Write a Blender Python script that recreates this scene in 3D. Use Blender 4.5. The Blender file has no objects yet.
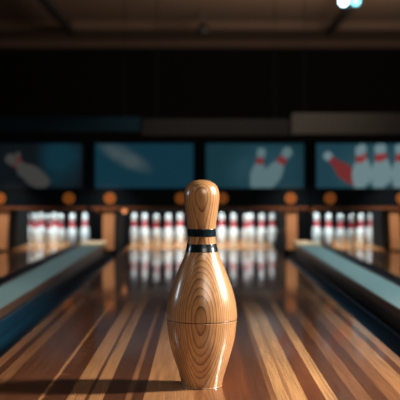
import bpy, bmesh, math, random
from mathutils import Vector
random.seed(7)
scene = bpy.context.scene
COL = scene.collection

# ---------------------------------------------------------------- camera, world, lights
H = 0.373            # camera height
cam_d = bpy.data.cameras.new('camera'); cam = bpy.data.objects.new('camera', cam_d); COL.objects.link(cam)
cam.location = (0, 0, H); cam.rotation_euler = (math.pi/2, 0, 0)
cam_d.sensor_width = 36; cam_d.lens = 90; cam_d.shift_y = -0.04
cam_d.clip_start = 0.05; cam_d.clip_end = 60
cam_d.dof.use_dof = True; cam_d.dof.focus_distance = 1.80; cam_d.dof.aperture_fstop = 5.2
scene.camera = cam
w = bpy.data.worlds.new('world'); scene.world = w; w.use_nodes = True
w.node_tree.nodes['Background'].inputs[0].default_value = (0.35, 0.5, 0.6, 1)
w.node_tree.nodes['Background'].inputs[1].default_value = 0.05
scene.view_settings.view_transform = 'Standard'; scene.view_settings.look = 'None'
scene.view_settings.gamma = 1; scene.view_settings.exposure = 0.0
scene.view_settings.use_curve_mapping = False

def area(name, loc, target, sx, sy, power, col, spread=180):
    d = bpy.data.lights.new(name, 'AREA'); d.shape = 'RECTANGLE'; d.size = sx; d.size_y = sy
    d.energy = power; d.color = col; d.spread = math.radians(spread)
    o = bpy.data.objects.new(name, d); COL.objects.link(o); o.location = loc
    o.rotation_euler = (Vector(target) - Vector(loc)).to_track_quat('-Z', 'Y').to_euler()
    return o
area('key_light', (1.9, 1.92, 1.15), (0, 1.85, 0.15), 0.2, 0.8, 25, (1.0, 0.92, 0.82), 70)
area('room_light', (-1.6, 0.9, 1.9), (0, 2.2, 0.1), 0.7, 0.7, 0.8, (1.0, 0.86, 0.72), 120)
area('side_light', (-2.2, 2.3, 0.8), (0, 1.85, 0.3), 0.3, 0.4, 0.5, (0.75, 0.9, 1.0), 60)
area('rear_light', (1.2, -1.0, 2.0), (0.3, 1.8, 0.1), 1.8, 1.4, 6.5, (1.0, 0.88, 0.76), 60)
area('ceiling_wash', (1.5, 8.5, 1.6), (0.5, 12.0, 2.36), 2.0, 0.8, 115, (1.0, 0.78, 0.6))

area('left_cap_fill', (-.75, 4.1, 2.2), (-.60, 4.1, 0), 2.6, 0.1, 1.1, (0.92, 0.98, 1.0), 20)  # added fill, brightens the left divider cap; no fixture there
area('right_cap_fill', (.75, 3.9, 2.2), (.62, 3.9, 0), 2.6, 0.1, 2.9, (0.80, 0.97, 1.0), 20)  # same added fill for the right divider cap
area('valance_fill', (.3, 5.2, 1.9), (.3, 6.1, .75), 1.4, .2, 1.0, (1, .93, .85), 50)  # added fill to lift the upper valance panels, not a fixture
# ---------------------------------------------------------------- helpers
def tag(o, label=None, cat=None, group=None, kind=None):
    if label: o['label'] = label
    if cat: o['category'] = cat
    if group: o['group'] = group
    if kind: o['kind'] = kind
    return o
def empty(name, loc, label, cat, group=None):
    o = bpy.data.objects.new(name, None); COL.objects.link(o); o.location = loc
    o.empty_display_size = 0.02
    return tag(o, label, cat, group)
def link(name, bm, mat, parent=None, smooth=False, loc=None):
    me = bpy.data.meshes.new(name)
    bmesh.ops.recalc_face_normals(bm, faces=bm.faces)
    if smooth:
        for f in bm.faces: f.smooth = True
    bm.to_mesh(me); bm.free(); me.materials.append(mat)
    o = bpy.data.objects.new(name, me); COL.objects.link(o)
    if parent: o.parent = parent
    if loc: o.location = loc
    return o
def add_box(bm, x0, x1, y0, y1, z0, z1, bev=0.0):
    r = bmesh.ops.create_cube(bm, size=1)
    for v in r['verts']:
        v.co = Vector(((x0+x1)/2 + v.co.x*(x1-x0), (y0+y1)/2 + v.co.y*(y1-y0), (z0+z1)/2 + v.co.z*(z1-z0)))
    if bev:
        es = list({e for v in r['verts'] for e in v.link_edges})
        bmesh.ops.bevel(bm, geom=es, offset=bev, segments=2, affect='EDGES', profile=0.5)
def box(name, b, mat, parent=None, bev=0.0):
    bm = bmesh.new(); add_box(bm, *b, bev); return link(name, bm, mat, parent)
def add_poly(bm, pts, y0, y1):
    """prism: outline in x,z between depths y0,y1"""
    a = [bm.verts.new((x, y0, z)) for x, z in pts]; b = [bm.verts.new((x, y1, z)) for x, z in pts]
    bm.faces.new(a); bm.faces.new(b[::-1]); n = len(pts)
    for i in range(n): bm.faces.new((a[i], a[(i+1) % n], b[(i+1) % n], b[i]))
def catmull(pts, n=6):
    out = []
    P = [pts[0]] + pts + [pts[-1]]
    for i in range(1, len(P)-2):
        p0, p1, p2, p3 = P[i-1], P[i], P[i+1], P[i+2]
        for k in range(n):
            t = k/n
            out.append(tuple(0.5*((2*p1[j]) + (-p0[j]+p2[j])*t + (2*p0[j]-5*p1[j]+4*p2[j]-p3[j])*t*t +
                                  (-p0[j]+3*p1[j]-3*p2[j]+p3[j])*t**3) for j in (0, 1)))
    out.append(pts[-1]); return out
def add_lathe(bm, prof, seg=64):
    rings = []
    for r, z in prof:
        if r < 1e-5: rings.append([bm.verts.new((0, 0, z))])
        else: rings.append([bm.verts.new((r*math.cos(2*math.pi*k/seg), r*math.sin(2*math.pi*k/seg), z)) for k in range(seg)])
    for a, b in zip(rings, rings[1:]):
        for k in range(seg):
            q = (k+1) % seg
            if len(a) == 1 and len(b) == 1: continue
            if len(a) == 1: bm.faces.new((a[0], b[q], b[k]))
            elif len(b) == 1: bm.faces.new((a[k], a[q], b[0]))
            else: bm.faces.new((a[k], a[q], b[q], b[k]))
def radius_at(prof, z):
    for (r0, z0), (r1, z1) in zip(prof, prof[1:]):
        if z0 <= z <= z1 and z1 > z0: return r0 + (r1-r0)*(z-z0)/(z1-z0)
    return prof[-1][0]
def add_band(bm, prof, z0, z1, off, seg=64, n=8):
    pts = [(radius_at(prof, z0)-0.002, z0)]
    for k in range(n+1):
        z = z0+(z1-z0)*k/n; pts.append((radius_at(prof, z)+off, z))
    pts.append((radius_at(prof, z1)-0.002, z1))
    add_lathe(bm, pts, seg)
def add_disc_cyl(bm, x, z, r0, r1, y0, y1, seg=32):
    """ring / disc facing -Y; r0 = inner radius (0 for disc)"""
    if r0 == 0:
        add_poly(bm, [(x+r1*math.cos(2*math.pi*k/seg), z+r1*math.sin(2*math.pi*k/seg)) for k in range(seg)], y0, y1); return
    V = [[bm.verts.new((x+r*math.cos(2*math.pi*k/seg), y, z+r*math.sin(2*math.pi*k/seg))) for k in range(seg)]
         for r, y in ((r0, y0), (r1, y0), (r1, y1), (r0, y1))]
    for i in range(4):
        a, b = V[i], V[(i+1) % 4]
        for k in range(seg):
            q = (k+1) % seg; bm.faces.new((a[k], a[q], b[q], b[k]))

# ---------------------------------------------------------------- materials
def srgb(r, g, b):
    f = lambda c: (c/255/12.92) if c/255 <= 0.04045 else ((c/255+0.055)/1.055)**2.4
    return (f(r), f(g), f(b), 1)
def mat(name, col, rough=0.5, metal=0.0, spec=0.5, emis=None, estr=0, coat=0.0, noise=0.08, nscale=30):
    m = bpy.data.materials.new(name); m.use_nodes = True; nt = m.node_tree; b = nt.nodes['Principled BSDF']
    b.inputs['Roughness'].default_value = rough; b.inputs['Metallic'].default_value = metal
    b.inputs['Specular IOR Level'].default_value = spec; b.inputs['Coat Weight'].default_value = coat
    b.inputs['Coat Roughness'].default_value = 0.06
    if noise:
        tc = nt.nodes.new('ShaderNodeTexCoord'); n = nt.nodes.new('ShaderNodeTexNoise'); n.inputs['Scale'].default_value = nscale
        nt.links.new(tc.outputs['Object'], n.inputs['Vector'])
        mr = nt.nodes.new('ShaderNodeMapRange'); mr.inputs['To Min'].default_value = 1-noise; mr.inputs['To Max'].default_value = 1+noise
        nt.links.new(n.outputs['Fac'], mr.inputs['Value'])
        mx = nt.nodes.new('ShaderNodeVectorMath'); mx.operation = 'SCALE'; mx.inputs[0].default_value = col[:3]
        nt.links.new(mr.outputs[0], mx.inputs['Scale']); nt.links.new(mx.outputs[0], b.inputs['Base Color'])
    else: b.inputs['Base Color'].default_value = col
    if emis: b.inputs['Emission Color'].default_value = emis; b.inputs['Emission Strength'].default_value = estr
    return m

TONE = {'D': (88, 52, 34), 'E': (102, 62, 42), 'R': (122, 70, 44), 'M': (142, 94, 62), 'L': (178, 126, 84), 'V': (212, 158, 106)}
BOARDS = [(-60,'M'),(-36,'D'),(-26,'M'),(-12,'E'),(37,'L'),(41,'D'),(64,'L'),(84,'E'),(88,'L'),(101,'D'),(124,'M'),(130,'D'),
          (142,'L'),(192,'M'),(212,'R'),(228,'R'),(250,'E'),(271,'M'),(276,'V'),(289,'L'),(292,'V'),(306,'R'),(324,'V'),
          (338,'E'),(356,'M'),(372,'E'),(388,'M'),(404,'L'),(424,'E'),(434,'L')]
def wood_lane(name, explicit):
    m = bpy.data.materials.new(name); m.use_nodes = True; nt = m.node_tree; N = nt.nodes; L = nt.links
    b = N['Principled BSDF']
    tc = N.new('ShaderNodeTexCoord'); sep = N.new('ShaderNodeSeparateXYZ'); L.new(tc.outputs['Object'], sep.inputs[0])
    def math_(op, a, bb=None, c=None):
        n = N.new('ShaderNodeMath'); n.operation = op
        for i, v in enumerate((a, bb, c)):
            if v is None: continue
            if isinstance(v, (int, float)): n.inputs[i].default_value = v
            else: L.new(v, n.inputs[i])
        return n.outputs[0]
    X, Y = sep.outputs[0], sep.outputs[1]
    if explicit:
        fac = math_('DIVIDE', math_('ADD', X, 0.449), 0.898)
        def ramp(items):
            r = N.new('ShaderNodeValToRGB'); r.color_ramp.interpolation = 'CONSTANT'; el = r.color_ramp.elements
            for i, (px, t) in enumerate(items):
                pos = max(0.0, min(1.0, ((px-200)*1.727/1000+0.449)/0.898))
                e = el[i] if i < 2 else el.new(pos)
                e.position = pos; e.color = srgb(*TONE[t])
            L.new(fac, r.inputs[0]); return r
        base = ramp(BOARDS).outputs[0]
        # boards change at their butt joints further down the lane
        sh = BOARDS[:]; tones = [t for _, t in sh]; tones = tones[3:]+tones[:3]
        alt = ramp([(p, t) for (p, _), t in zip(sh, tones)]).outputs[0]
        idx = math_('FLOOR', math_('MULTIPLY', X, 34)); wn0 = N.new('ShaderNodeTexWhiteNoise'); wn0.noise_dimensions = '1D'; L.new(idx, wn0.inputs['W'])
        sw = math_('GREATER_THAN', math_('ADD', Y, math_('MULTIPLY', wn0.outputs['Value'], 2.0)), 5.0)
        mxa = N.new('ShaderNodeMix'); mxa.data_type = 'RGBA'; L.new(sw, mxa.inputs[0]); L.new(base, mxa.inputs[6]); L.new(alt, mxa.inputs[7])
        base = mxa.outputs[2]
    else:
        idx = math_('FLOOR', math_('MULTIPLY', X, 36)); wn0 = N.new('ShaderNodeTexWhiteNoise'); wn0.noise_dimensions = '1D'; L.new(idx, wn0.inputs['W'])
        r = N.new('ShaderNodeValToRGB'); r.color_ramp.elements[0].color = srgb(*TONE['D']); r.color_ramp.elements[1].color = srgb(*TONE['L'])
        L.new(wn0.outputs['Value'], r.inputs[0]); base = r.outputs[0]
    mp = N.new('ShaderNodeMapping'); mp.inputs['Scale'].default_value = (260, 5, 40); L.new(tc.outputs['Object'], mp.inputs[0])
    n1 = N.new('ShaderNodeTexNoise'); n1.inputs['Scale'].default_value = 1; n1.inputs['Detail'].default_value = 5; L.new(mp.outputs[0], n1.inputs['Vector'])
    mp2 = N.new('ShaderNodeMapping'); mp2.inputs['Scale'].default_value = (40, 1.6, 10); L.new(tc.outputs['Object'], mp2.inputs[0])
    n2 = N.new('ShaderNodeTexNoise'); n2.inputs['Scale'].default_value = 1; n2.inputs['Detail'].default_value = 3; L.new(mp2.outputs[0], n2.inputs['Vector'])
    g = math_('ADD', math_('MULTIPLY', n1.outputs['Fac'], 1.2), math_('MULTIPLY', n2.outputs['Fac'], 0.7))   # ~0.8
    g = math_('ADD', g, 0.0)
    if explicit:   # curly cross-figure on the one dark board at the left
        wv = N.new('ShaderNodeTexNoise'); wv.inputs['Scale'].default_value = 1; mp3 = N.new('ShaderNodeMapping')
        mp3.inputs['Scale'].default_value = (14, 75, 1); L.new(tc.outputs['Object'], mp3.inputs[0]); L.new(mp3.outputs[0], wv.inputs['Vector'])
        inb = math_('MULTIPLY', math_('GREATER_THAN', X, (41-200)*.001727), math_('LESS_THAN', X, (55-200)*.001727))
        st = math_('MULTIPLY', inb, math_('GREATER_THAN', wv.outputs['Fac'], 0.56))
        g = math_('ADD', g, math_('MULTIPLY', st, 0.9))
        # thin dark seams between neighbouring strips
    seam = math_('FRACT', math_('MULTIPLY', X, 36 if not explicit else 60))
    sline = math_('MULTIPLY', math_('LESS_THAN', seam, 0.06), -0.22)
    g = math_('ADD', g, sline)
    sc = N.new('ShaderNodeVectorMath'); sc.operation = 'SCALE'; L.new(base, sc.inputs[0]); L.new(g, sc.inputs['Scale'])
    L.new(sc.outputs[0], b.inputs['Base Color'])
    b.inputs['Roughness'].default_value = 0.24; b.inputs['Specular IOR Level'].default_value = 0.2
    b.inputs['Coat Weight'].default_value = 0.85; b.inputs['Coat Roughness'].default_value = 0.07
    bp = N.new('ShaderNodeBump'); bp.inputs['Strength'].default_value = 0.05; bp.inputs['Distance'].default_value = 0.002
    L.new(n1.outputs['Fac'], bp.inputs['Height']); L.new(bp.outputs[0], b.inputs['Normal'])
    return m

def wood_pin(name):
    m = bpy.data.materials.new(name); m.use_nodes = True; nt = m.node_tree; N = nt.nodes; L = nt.links
    b = N['Principled BSDF']; tc = N.new('ShaderNodeTexCoord')
    def math_(op, a, bb=None, c=None):
        n = N.new('ShaderNodeMath'); n.operation = op
        for i, v in enumerate((a, bb, c)):
            if v is None: continue
            if isinstance(v, (int, float)): n.inputs[i].default_value = v
            else: L.new(v, n.inputs[i])
        return n.outputs[0]
    # growth rings round an upright heart line just outside the turned surface: the bulges cut them into nested ovals
    mpn = N.new('ShaderNodeMapping'); mpn.inputs['Scale'].default_value = (9, 9, 2.2); L.new(tc.outputs['Object'], mpn.inputs[0])
    nz = N.new('ShaderNodeTexNoise'); nz.inputs['Scale'].default_value = 1.6; nz.inputs['Detail'].default_value = 2; L.new(mpn.outputs[0], nz.inputs['Vector'])
    sep = N.new('ShaderNodeSeparateXYZ'); L.new(tc.outputs['Object'], sep.inputs[0])
    X, Y, Z = sep.outputs
    yy = math_('ADD', Y, 0.098); xx = math_('ADD', X, 0.001)
    r = math_('SQRT', math_('ADD', math_('MULTIPLY', xx, xx), math_('MULTIPLY', yy, yy)))
    r = math_('ADD', r, math_('MULTIPLY', nz.outputs['Fac'], 0.012))
    nw = N.new('ShaderNodeTexNoise'); nw.noise_dimensions = '1D'; nw.inputs['Scale'].default_value = 60; nw.inputs['Detail'].default_value = 1; L.new(r, nw.inputs['W'])
    r = math_('ADD', r, math_('MULTIPLY', nw.outputs['Fac'], 0.008))
    ph = math_('FRACT', math_('ADD', math_('MULTIPLY', r, 215), 0.45))
    # sharp latewood line, soft earlywood
    late = math_('POWER', ph, 5.0)
    mr = N.new('ShaderNodeMapRange'); L.new(late, mr.inputs['Value'])
    mpf = N.new('ShaderNodeMapping'); mpf.inputs['Scale'].default_value = (420, 420, 14); L.new(tc.outputs['Object'], mpf.inputs[0])
    nf = N.new('ShaderNodeTexNoise'); nf.inputs['Scale'].default_value = 1; nf.inputs['Detail'].default_value = 4; L.new(mpf.outputs[0], nf.inputs['Vector'])
    ramp = N.new('ShaderNodeValToRGB'); el = ramp.color_ramp.elements
    el[0].color = srgb(176, 132, 88); el[1].color = srgb(84, 52, 32); el[1].position = 1.0
    e = el.new(0.35); e.color = srgb(148, 104, 66)
    L.new(late, ramp.inputs[0])
    g = math_('ADD', math_('MULTIPLY', nf.outputs['Fac'], 0.9), 0.55)
    sc = N.new('ShaderNodeVectorMath'); sc.operation = 'SCALE'; L.new(ramp.outputs[0], sc.inputs[0]); L.new(g, sc.inputs['Scale'])
    L.new(sc.outputs[0], b.inputs['Base Color'])
    b.inputs['Roughness'].default_value = 0.32; b.inputs['Coat Weight'].default_value = 0.7; b.inputs['Coat Roughness'].default_value = 0.13
    return m

M = dict(
    lane=wood_lane('lane_maple_and_walnut', True), side_lane=wood_lane('side_lane_wood', False), pin_wood=wood_pin('turned_wood'),
    band=mat('teal_black_paint', srgb(8, 26, 34), 0.25, coat=0.5), groove=mat('dark_groove', srgb(70, 38, 20), 0.6),
    white=mat('white_pin_plastic', srgb(226, 232, 232), 0.25, coat=0.4, noise=0.02), red=mat('red_stripe', srgb(190, 22, 40), 0.3, noise=0.02),
    gutter=mat('gutter_blue', srgb(6, 42, 60), 0.35, spec=0.5), cap=mat('cap_grey_teal', srgb(128, 160, 162), 0.38),
    edge=mat('cap_edge_brown', srgb(70, 50, 40), 0.4), core=mat('divider_black', srgb(12, 18, 24), 0.5), litend=mat('cap_end_lit_tone', srgb(235, 228, 205), 0.5),  # cream tone: pit light on the ledge end, put into the colour
    kick=mat('kickback_dark', srgb(9, 15, 19), 0.8, spec=0.15), kickwood=mat('kickback_wood', srgb(202, 152, 114), 0.5, noise=0.2, nscale=20),
    house=mat('housing_navy', srgb(5, 26, 42), 0.5, spec=0.12), bezel=mat('bezel_black', srgb(4, 19, 31), 0.5, spec=0.12),
    deck=mat('deck_lit_wood', srgb(214, 150, 96), 0.22, noise=.2, nscale=12),  # lane wood made lighter: the pit light's glow is in this colour
    floor=mat('floor_black', srgb(18, 18, 20), 0.7), wall=mat('wall_dark', srgb(9, 9, 10), 0.95, spec=0.1), ceil=mat('ceiling_brown', srgb(104, 82, 66), 0.9, nscale=2),
    beam=mat('beam_brown', srgb(70, 54, 44), 0.9, nscale=3), track=mat('track_black', srgb(8, 8, 9), 0.6),
    curtain=mat('pit_curtain', srgb(12, 12, 14), 0.95), trim=mat('trim_wood', srgb(120, 72, 46), 0.5, noise=0.25, nscale=15),
    taupe=mat('valance_taupe', srgb(112, 104, 94), 0.8), olive=mat('valance_olive', srgb(48, 46, 42), 0.8), tealp=mat('valance_teal', srgb(8, 62, 82), 0.8),
    lampg=mat('lamp_amber', srgb(130, 78, 32), 0.4, emis=srgb(215, 125, 45), estr=0.22, noise=0),
    lampc=mat('lamp_red', srgb(120, 50, 22), 0.4, emis=srgb(190, 70, 22), estr=0.22, noise=0),
    bulb=mat('warm_bulb', srgb(255, 200, 150), 0.4, emis=srgb(255, 160, 100), estr=1.2, noise=0),
    spot=mat('cool_bulb', srgb(255, 255, 255), 0.4, emis=srgb(190, 245, 255), estr=14, noise=0),
    spot2=mat('teal_bulb', srgb(120, 220, 235), 0.4, emis=srgb(60, 190, 215), estr=3.0, noise=0),
)

# ---------------------------------------------------------------- the room
def struct(name, b, m): return tag(box(name, b, m), kind='structure')
struct('floor', (-3.2, 3.2, -3, 14.1, -0.2, -0.15), M['floor'])
struct('ceiling', (-3.2, 3.2, -3, 14.1, 2.36, 2.42), M['ceil'])
struct('wall_left', (-3.3, -3.2, -3, 14.1, -0.2, 2.42), M['wall'])
struct('wall_right', (3.2, 3.3, -3, 14.1, -0.2, 2.42), M['wall'])
struct('wall_back', (-3.2, 3.2, 14.1, 14.2, -0.2, 2.42), M['wall'])
struct('wall_front', (-3.2, 3.2, -3.1, -3, -0.2, 2.42), M['wall'])
for n, (y0, y1, d) in enumerate(((9.75, 9.9, .10), (12.2, 12.35, .10), (13.85, 14.1, .09)), 1):
    struct('trim_%d' % n, (-3.2, 3.2, y0, y1, 2.36-d, 2.36), M['beam'])
for s, nm, where in ((-1, 'left', 'left'), (1, 'right', 'right, towards the bright spotlights')):
    t = empty('ceiling_track', (s*1.55, 11, 2.17), 'long black ceiling track running away overhead at the '+where, 'ceiling track', 'ceiling tracks')
    box('rail', (-.035, .035, -5.5, 1.15, 0, .07), M['track'], t)
    for k in range(4):
        bm = bmesh.new(); add_box(bm, -.012, .012, -5.3+k*2.1-.012, -5.3+k*2.1+.012, .07, .19); link('hanger', bm, M['track'], t)
# small spot lamp hanging from a rod in the middle
t = empty('pendant_spotlight', (0.035, 11.5, 2.1), 'small dark pendant lamp hanging from a thin rod, mid ceiling', 'lamp')
bm = bmesh.new(); add_box(bm, -.012, .012, -.012, .012, .10, .26); link('rod', bm, M['track'], t)
bm = bmesh.new(); add_lathe(bm, [(0, .12), (.03, .12), (.06, .07), (.09, .0), (.085, .0), (.02, .08), (0, .08)], 24); link('lamp_shade', bm, M['track'], t, True)
for (px, py, Y, m, lab) in ((343.5, 1, 10.4, 'spot', 'bright bluish-white ceiling spotlight at the top right'), (355, 0.5, 9.5, 'spot2', 'dimmer teal ceiling spotlight just right of the bright one')):
    x = (px-200)*Y/1000; z = H+(184-py)*Y/1000
    t = empty('ceiling_spotlight', (x, Y, z), lab, 'spotlight', 'ceiling spotlights')
    bm = bmesh.new(); add_lathe(bm, [(0, .075), (.03, .075), (.055, .05), (.06, -.02), (.05, -.02), (.045, .02), (0, .02)], 24)
    o = link('housing', bm, M['track'], t, True); o.rotation_euler.x = math.radians(-70)
    bm = bmesh.new(); bmesh.ops.create_uvsphere(bm, u_segments=20, v_segments=12, radius=.042)
    link('bulb', bm, M[m], t, True, (0, -.02, -.005))
    box('bracket', (-.01, .01, -.0, .02, .05, 2.36-z), M['track'], t)

# ---------------------------------------------------------------- lanes, gutters, dividers
Y0, Y1 = -0.6, 6.75
def lane(x0, x1, m, lab):
    o = box('bowling_lane', (x0, x1, Y0, 5.598, -.10, 0), m, bev=.002)
    return tag(o, lab, 'bowling lane', 'bowling lanes')
DECK = 5.60
lane(-.43, .43, M['lane'], 'wide middle lane of glossy wooden strips, the wooden pin standing on it')
lane(-1.075, -.80, M['side_lane'], 'glossy wooden lane at the left, beyond the left divider')
lane(.80, 1.075, M['side_lane'], 'glossy wooden lane at the right, beyond the right divider')
for x0, x1, lab in ((-.43, .43, 'wooden pin deck, its colour brightened as lit, under the centre rack of white pins'), (-1.07, -.80, 'wooden pin deck, its colour brightened as lit, under the left rack of white pins'),
                    (.80, 1.07, 'wooden pin deck, its colour brightened as lit, under the right rack of white pins')):
    tag(box('pin_deck', (x0, x1, 5.60, 6.75, -.10, 0), M['deck'], bev=.002), lab, 'pin deck', 'pin decks')
def gutter(xc, hw, lab):
    bm = bmesh.new(); n = 14; out = []; inn = []
    for k in range(n+1):
        a = math.pi*k/n
        out.append((xc-hw*math.cos(a), -.008-.050*math.sin(a))); inn.append((xc-(hw-.004)*math.cos(a), -.008-.046*math.sin(a)))
    add_poly(bm, out+inn[::-1], Y0, 6.2)
    tag(link('gutter', bm, M['gutter'], smooth=False), lab, 'gutter', 'gutters')
gutter(-.4665, .034, 'dark blue gutter along the left edge of the middle lane')
gutter(.4665, .034, 'dark blue gutter along the right edge of the middle lane')
gutter(-.718, .078, 'shadowed gutter between the left divider and the left lane')
gutter(.718, .078, 'shadowed gutter between the right divider and the right lane')
def divider(x0, x1, side, lab):
    t = empty('lane_divider', ((x0+x1)/2, 0, -.15), lab, 'lane divider', 'lane dividers')
    w = (x1-x0)/2; s = -1 if side == 'left' else 1      # inner edge faces the middle lane
    box('body', (-w+.003, w-.003, Y0, 5.44, 0, .185), M['core'], t)
    bm = bmesh.new(); add_box(bm, -w+.0065, w-.0065, Y0, 5.199, .185, .20, .003); link('cap', bm, M['cap'], t)
    xi = -s*w
    a, b = sorted((xi, xi+s*.006))
    box('edge_strip', (a, b, Y0, 5.199, .178, .2015), M['edge'], t, .002)
    a, b = sorted((xi+s*(2*w), xi+s*(2*w-.006)))
    box('edge_strip', (a, b, Y0, 5.199, .178, .2015), M['edge'], t, .002)
    a, b = sorted((xi-s*.006, xi+s*.003))
    box('side_panel', (a, b, Y0, 5.199, .095, .177 if s < 0 else .140), M['gutter'], t, .002)
    bm = bmesh.new(); add_box(bm, -w, w, 5.2, 5.46, .186, .212, .006); link('lit_cap_end', bm, M['litend'], t)  # pale block painting the pit-lit end of the ledge cap
divider(-.637, -.510, 'left', 'grey-topped divider ledge running along the left of the middle lane')
divider(.510, .637, 'right', 'grey-topped divider ledge running along the right of the middle lane')

# ---------------------------------------------------------------- kickbacks (walls between the pin decks)
def kick(px0, px1, lean, lab):
    Y = 5.52; x0 = (px0-200)*Y/1000; x1 = (px1-200)*Y/1000; xc = (x0+x1)/2; w = (x1-x0)/2
    t = empty('kickback_partition', (xc, Y, -.15), lab, 'partition', 'kickback partitions')
    box('side_board', (-w, w, .014, 1.25, 0, .388), M['kick'], t)
    bm = bmesh.new(); add_poly(bm, [(-w*.95, .16), (w*.95, .16), (w*.95+lean, .384), (-w*.95+lean, .384)], 0, .0138)
    link('front_board', bm, M['kickwood'], t)
kick(102, 114, .004, 'orange-lit wooden partition end left of the centre pins')
kick(286.5, 298, -.004, 'orange-lit wooden partition end right of the centre pins')
kick(-4, 7, .012, 'orange-lit partition end at the far left edge')
kick(391, 402, -.012, 'orange-lit partition end at the far right edge')
# pit
c = bmesh.new(); n = 160
pts = [(-1.3+2.6*k/n, 6.95+.02*math.sin(k*1.1)) for k in range(n+1)]
top = [c.verts.new((x, y, .42)) for x, y in pts]; bot = [c.verts.new((x, y, -.15)) for x, y in pts]
top2 = [c.verts.new((x, y+.01, .42)) for x, y in pts]; bot2 = [c.verts.new((x, y+.01, -.15)) for x, y in pts]
for k in range(n):
    c.faces.new((top[k], top[k+1], bot[k+1], bot[k])); c.faces.new((top2[k], bot2[k], bot2[k+1], top2[k+1]))
    c.faces.new((top[k], top2[k], top2[k+1], top[k+1])); c.faces.new((bot[k], bot[k+1], bot2[k+1], bot2[k]))
tag(link('pit_curtain', c, M['curtain'], smooth=True), 'black curtain hanging behind all the white pins', 'curtain')

# ---------------------------------------------------------------- pins
WP = [(0,0),(.0445,0),(.053,.004),(.060,.04),(.070,.10),(.0815,.20),(.087,.30),(.0865,.38),(.080,.45),(.066,.54),(.051,.61),
      (.0425,.67),(.040,.72),(.042,.78),(.0475,.85),(.0495,.90),(.046,.95),(.034,.98),(.018,.996),(0,1.0)]
def white_profile(h):
    return [(r*2.0*h*.82, z*h) for r, z in catmull([(a, b) for a, b in WP], 3)]
PIN_H = .192
prof = white_profile(PIN_H)
def make_white_pin():
    t = empty('bowling_pin', (0, 0, 0), 'x', 'bowling pin')
    bm = bmesh.new(); add_lathe(bm, prof, 32); link('body', bm, M['white'], t, True)
    bm = bmesh.new(); add_band(bm, prof, PIN_H*.575, PIN_H*.66, .0008, 32, 4); link('neck_stripe', bm, M['red'], t, True)
    bm = bmesh.new(); add_band(bm, prof, PIN_H*.672, PIN_H*.76, .0008, 32, 4); link('neck_stripe', bm, M['red'], t, True)
    return t
proto = make_white_pin(); used = [False]
def place_pin(px, py, lab, group):
    Y = H*1000/(py-184); x = (px-200)*Y/1000
    if not used[0]: t = proto; used[0] = True
    else:
        t = proto.copy(); COL.objects.link(t)
        for ch in proto.children:
            q = ch.copy(); COL.objects.link(q); q.parent = t
    t.location = (x, Y, 0.0005); t.rotation_euler.z = random.uniform(0, 6); t['label'] = lab; t['group'] = group
ordn = ['first', 'second', 'third', 'fourth', 'fifth', 'sixth', 'seventh']
gC = 'white pins of the centre rack'
labsC = ['leftmost white red-striped pin of the centre rack, beside the left partition',
 'second white pin from the left in the centre rack', 'brightest white pin in the left half of the centre rack, third from the left',
 'fourth white pin from the left in the centre rack', 'white pin of the centre rack just left of the wooden pin',
 'white pin hidden directly behind the left side of the wooden pin neck', 'white pin hidden directly behind the right side of the wooden pin neck',
 'white pin of the centre rack just right of the wooden pin', 'second white pin right of the wooden pin in the centre rack',
 'front pin of the overlapping pair right of the wooden pin', 'rear pin of the overlapping pair right of the wooden pin',
 'second white pin from the right in the centre rack', 'rightmost dim white pin of the centre rack, beside the right partition']
for (px, py), lab in zip([(134,244.6),(144.6,245),(156.3,246.5),(168.4,245.2),(180,244.4),(194,245.6),(208,244.4),(221.6,244.2),(233.5,245.2),
                          (246.4,246.2),(250.6,244.0),(261.8,245),(272.2,244)], labsC): place_pin(px, py, lab, gC)
gL = 'white pins of the left rack'
labsL = ['leftmost white pin of the left rack', 'second white pin from the left in the left rack', 'third white pin from the left in the left rack',
 'fourth white pin from the left in the left rack, in the thick of the cluster', 'fifth white pin from the left in the left rack',
 'white pin closing the right side of the left cluster', 'white pin standing alone just right of the left cluster',
 'rightmost white pin of the left rack, beside the partition']
for (px, py), lab in zip([(28.4,243.6),(34.8,246.0),(41.2,243.4),(47.4,247),(54,243.8),(60.6,246.4),(72.2,245.6),(85,244.4)], labsL): place_pin(px, py, lab, gL)
gR = 'white pins of the right rack'
labsR = ['leftmost white pin of the right rack, beside the partition', 'second white pin from the left in the right rack',
 'third white pin from the left in the right rack', 'fourth white pin from the left in the right rack, set slightly forward',
 'white pin second from the right in the right rack', 'rightmost white pin of the right rack']
for (px, py), lab in zip([(316.6,244.3),(328.6,245.2),(340.5,246.4),(352,247.2),(361.3,245.4),(371.2,244.4)], labsR): place_pin(px, py, lab, gR)
def pit_light(name, x, w, p):
    area(name, (x, 5.92, .50), (x, 6.12, .0), w, .16, p, (.86, .97, 1.0), 150)
pit_light('pit_light_centre', 0, .9, 6.5)
pit_light('pit_light_left', -.80, .4, 4.0)
pit_light('pit_light_right', .80, .4, 4.0)
for x in (-1.06, -.51, .51, 1.06):
    area('partition_fill', (x*.98, 5.28, .46), (x, 5.44, .08), .07, .05, .5, (1.0, .76, .54), 90)  # added warm fills for partition fronts and ledge ends, no real lamps

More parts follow.
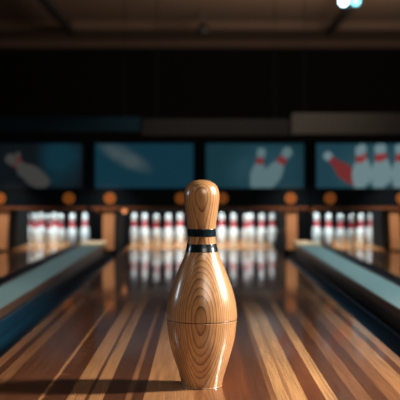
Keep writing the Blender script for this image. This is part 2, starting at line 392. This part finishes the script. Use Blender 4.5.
# ---------------------------------------------------------------- masking units with screens
Yf = 5.5
def P(px, py, Y=Yf): return ((px-200)*Y/1000, H+(184-py)*Y/1000)
def screen_mat(name, a, b, loc, rad, strength):
    """lit display picture: teal field with a paler cloud patch"""
    m = bpy.data.materials.new(name); m.use_nodes = True; nt = m.node_tree; N = nt.nodes; L = nt.links; bs = N['Principled BSDF']
    tc = N.new('ShaderNodeTexCoord'); mp = N.new('ShaderNodeMapping'); L.new(tc.outputs['Object'], mp.inputs[0])
    mp.inputs['Location'].default_value = loc[0:3]; mp.inputs['Rotation'].default_value = (0, math.radians(loc[3]), 0); mp.inputs['Scale'].default_value = rad
    mp.vector_type = 'TEXTURE'
    gr = N.new('ShaderNodeTexGradient'); gr.gradient_type = 'SPHERICAL'; L.new(mp.outputs[0], gr.inputs[0])
    nz = N.new('ShaderNodeTexNoise'); nz.inputs['Scale'].default_value = 9; L.new(tc.outputs['Object'], nz.inputs[0])
    mu = N.new('ShaderNodeMath'); mu.operation = 'MULTIPLY'; L.new(gr.outputs[0], mu.inputs[0]); L.new(nz.outputs['Fac'], mu.inputs[1])
    mu2 = N.new('ShaderNodeMath'); mu2.operation = 'MULTIPLY'; mu2.use_clamp = True; L.new(mu.outputs[0], mu2.inputs[0]); mu2.inputs[1].default_value = 3.2
    mx = N.new('ShaderNodeMix'); mx.data_type = 'RGBA'; L.new(mu2.outputs[0], mx.inputs[0]); mx.inputs[6].default_value = srgb(*a); mx.inputs[7].default_value = srgb(*b)
    bs.inputs['Base Color'].default_value = (.01, .01, .01, 1); bs.inputs['Roughness'].default_value = .5
    L.new(mx.outputs[2], bs.inputs['Emission Color']); bs.inputs['Emission Strength'].default_value = strength
    return m
def pic_mat(name, c, s=1.0): return mat(name, (.01, .01, .01, 1), .6, emis=srgb(*c), estr=s, noise=0)
def unit(px0, px1, sm, pins, lab, dim, pid, lamps):
    x0, zt = P(px0, 141); x1, zb = P(px1, 207.5); xc = (x0+x1)/2; w = (x1-x0)/2
    t = empty('masking_unit', (xc, Yf, zb), lab, 'masking unit', 'overhead masking units')
    hgt = zt-zb
    # housing: hollow frame with deep sides
    pm = 2.2; bx = 5*Yf/1000
    sx0, sz0 = P(px0+6, 188); sx1, sz1 = P(px1-6, 143.5)
    sx0 -= xc; sx1 -= xc; sz0 -= zb; sz1 -= zb
    bm = bmesh.new()
    add_box(bm, -w+.001, w-.001, .02, .34, 0, hgt)
    link('housing', bm, M['house'], t)
    bm = bmesh.new()
    add_box(bm, -w+.001, sx0, 0, .02, 0, hgt, .003); add_box(bm, sx1, w-.001, 0, .02, 0, hgt, .003)
    add_box(bm, sx0, sx1, 0, .02, sz1, hgt, .003); add_box(bm, sx0, sx1, 0, .02, 0, sz0, .003)
    link('frame', bm, M['bezel'] , t)
    box('screen', (sx0, sx1, .012, .0199, sz0, sz1), sm, t)
    box('trim_rail', (-w+.01, w-.01, -.006, .004, -.010, .004), M['trim'], t)
    half = [(r, z) for r, z in catmull(WP, 2)]
    for (bx_, by_, tx_, ty_, kind) in pins:
        (ax, az), (cx, cz) = P(bx_, by_), P(tx_, ty_); ax -= xc; cx -= xc; az -= zb; cz -= zb
        dv = Vector((cx-ax, cz-az)); Lh = dv.length; u = dv/Lh; nn = Vector((u.y, -u.x))
        layer = .0005*(pins.index((bx_, by_, tx_, ty_, kind)))
        def outline(za, zb2):
            s = [(r, z) for r, z in half if za <= z <= zb2]
            L_ = [Vector((ax, az))+u*z*Lh+nn*r*2.05*Lh for r, z in s]; R_ = [Vector((ax, az))+u*z*Lh-nn*r*2.05*Lh for r, z in s][::-1]
            out = []
            for p in L_+R_:
                q = (min(max(p.x, sx0+.001), sx1-.001), min(max(p.y, sz0+.001), sz1-.001))
                if not out or (abs(q[0]-out[-1][0])+abs(q[1]-out[-1][1])) > 1e-5: out.append(q)
            if abs(out[0][0]-out[-1][0])+abs(out[0][1]-out[-1][1]) < 1e-5: out.pop()
            return out
        bm = bmesh.new(); add_poly(bm, outline(0, 1), .0095-layer, .0119); link('pictured_pin', bm, dim['r' if kind == 'r' else 'w'], t)
        bm = bmesh.new(); add_poly(bm, outline(*((.80, 1) if kind == 'r' else (.58, .78))), .0092-layer, .0096-layer); link('pictured_stripe', bm, dim['w' if kind == 'r' else 's'], t)
    for lx in lamps:
        lxx, lz = P(lx, 198.3); lxx -= xc; lz -= zb
        bm = bmesh.new(); add_disc_cyl(bm, lxx, lz, .014, .030, -.012, 0); rg = link('round_lamp', bm, M['lampg'], t)
        bm = bmesh.new(); add_disc_cyl(bm, lxx, lz, 0, .014, -.009, 0); link('lamp_centre', bm, M['lampc'], rg)
dimA = dict(w=pic_mat('pic_grey', (58, 58, 56)), s=pic_mat('pic_dimred', (84, 26, 28)), r=pic_mat('pic_dimred2', (70, 24, 24)))
dimB = dict(w=pic_mat('pic_pale', (104, 128, 132)), s=pic_mat('pic_red', (128, 44, 48)), r=pic_mat('pic_redbody', (108, 40, 40)))
dimC = dict(w=pic_mat('pic_pale_dim', (86, 110, 114)), s=pic_mat('pic_red_dim', (110, 42, 46)), r=pic_mat('pic_redbody_dim', (110, 40, 40)))
def loc_for(cx, cz): return (cx, 0, cz)
unit(-18, 88.5, screen_mat('screen_dark', (7, 15, 21), (5, 44, 56), (.136, 0, .28, 0), (.14, 1, .22), 1.0),
     [(47, 186, 6, 156, 'w'), (22, 176, 17, 152, 's')], 'dark overhead unit at far left whose dim screen shows a toppled grey pin', dimA, 'a', (69, 0))
unit(89, 199.5, screen_mat('screen_teal', (4, 46, 60), (60, 76, 80), (-.11, 0, .28, 28), (.19, 1, .06), 1.0),
     [], 'overhead unit with a plain teal screen, left of the wooden pin', dimA, 'b', (110, 181))
unit(200, 310, screen_mat('screen_teal_right', (12, 48, 58), (28, 64, 74), (.05, 0, .2, 0), (.25, 1, .2), 1.0),
     [(256, 190, 262, 148, 'w'), (264, 188, 290, 148, 'w')], 'overhead unit right of the wooden pin, its screen showing two leaning pins', dimC, 'c', (222, 290.5))
unit(310.5, 420, screen_mat('screen_teal_far', (22, 58, 70), (38, 72, 80), (.05, 0, .2, 0), (.25, 1, .2), 1.0),
     [(366, 184, 362, 144, 'w'), (386, 184, 382, 144, 'w'), (356, 182, 325, 153, 'r'), (360, 189, 360, 146, 'w'), (379.5, 189, 379.5, 144, 'w'), (400, 189, 400, 144, 'w')],
     'overhead unit at far right, its screen showing a red fallen pin beside upright pins', dimB, 'd', (330, 402))
# small warm bulbs under the masking units
for px, py, lab in ((124.5, 211, 'small warm bulb under the overhead unit, right of the left partition'), (98, 211, 'small dim warm bulb just left of the left partition top'),
                    (281.5, 210.5, 'small dim warm bulb just left of the right partition top'), (312, 206.9+4, 'small dim warm bulb right of the right partition')):
    x, z = P(px, py, 5.6)
    t = empty('hanging_bulb', (x, 5.6, z), lab, 'light bulb', 'warm bulbs under the units')
    big = px == 124.5
    bm = bmesh.new(); bmesh.ops.create_uvsphere(bm, u_segments=16, v_segments=10, radius=.013 if big else .008); link('glass_bulb', bm, M['bulb'] if big else M['lampg'], t, True)
    _, zt = P(0, 207.5); box('socket', (-.004, .004, -.004, .004, .007, zt-z-.0005), M['track'], t)
# upper valance above the units
def valance(px0, px1, py0, py1, m, lab):
    Y = 6.1; x0, z1 = P(px0, py0, Y); x1, z0 = P(px1, py1, Y)
    t = empty('upper_valance', ((x0+x1)/2, Y, z0), lab, 'valance', 'upper valances'); w = (x1-x0)/2
    box('panel', (-w, w, 0, .03, 0, z1-z0), m, t, .004)
    for sx in (-w*.8, w*.8): box('post', (sx-.002, sx+.002, .032, .036, .02, 2.355-z0), M['track'], t)
valance(-20, 140, 117, 131, M['tealp'], 'dim teal panel above the left overhead units')
valance(142, 290, 119, 135, M['olive'], 'dark olive panel above the middle overhead units')
valance(292, 425, 113, 134, M['taupe'], 'taupe panel above the right overhead units')

# ---------------------------------------------------------------- the wooden pin
pts = [(0,386),(18.6,386),(20.2,384.5),(22.2,376),(27.2,360),(32.4,341),(35.0,322),(35.2,312),(33.4,299),(29.0,284),(22.9,268.5),(17.8,257),
       (15.2,248),(14.2,240),(14.0,233),(14.8,222),(16.4,210),(17.8,199),(17.4,192),(14.8,185.8),(10.0,182),(4.5,180.4),(0,180)]
k = 1.0/541
wprof = catmull([(r*k, (386-y)*k) for r, y in pts], 8)
zs = (386-319.5)*k      # seam groove
wprof = [(r-0.0006*math.exp(-((z-zs)/.0012)**2), z) for r, z in wprof]
extra = []
for (r0, z0), (r1, z1) in zip(wprof, wprof[1:]):
    extra.append((r0, z0))
    if z0 < zs+.008 and z1 > zs-.008:
        for q in range(1, 5):
            z = z0+(z1-z0)*q/5; extra.append((r0+(r1-r0)*q/5, z))
base_prof = catmull([(r*k, (386-y)*k) for r, y in pts], 8)
pr = []
for r, z in extra+[wprof[-1]]:
    if .02 < z < .36: r = radius_at(base_prof, z)-0.0006*math.exp(-((z-zs)/.0012)**2)
    pr.append((max(r, 0), z))
t = empty('wooden_pin', (0.0032, 1.85, 0.0004), 'large varnished wooden pin with two dark bands, standing upright in front', 'bowling pin')
bm = bmesh.new(); add_lathe(bm, pr, 128); link('body', bm, M['pin_wood'], t, True)
for a, b_ in ((229, 236.8), (244, 252)):
    bm = bmesh.new(); add_band(bm, base_prof, (386-b_)*k, (386-a)*k, .0004, 128, 10); link('neck_band', bm, M['band'], t, True)
bm = bmesh.new(); add_band(bm, base_prof, zs-.0009, zs+.0009, -.0004, 128, 4); link('seam_groove', bm, M['groove'], t, True)
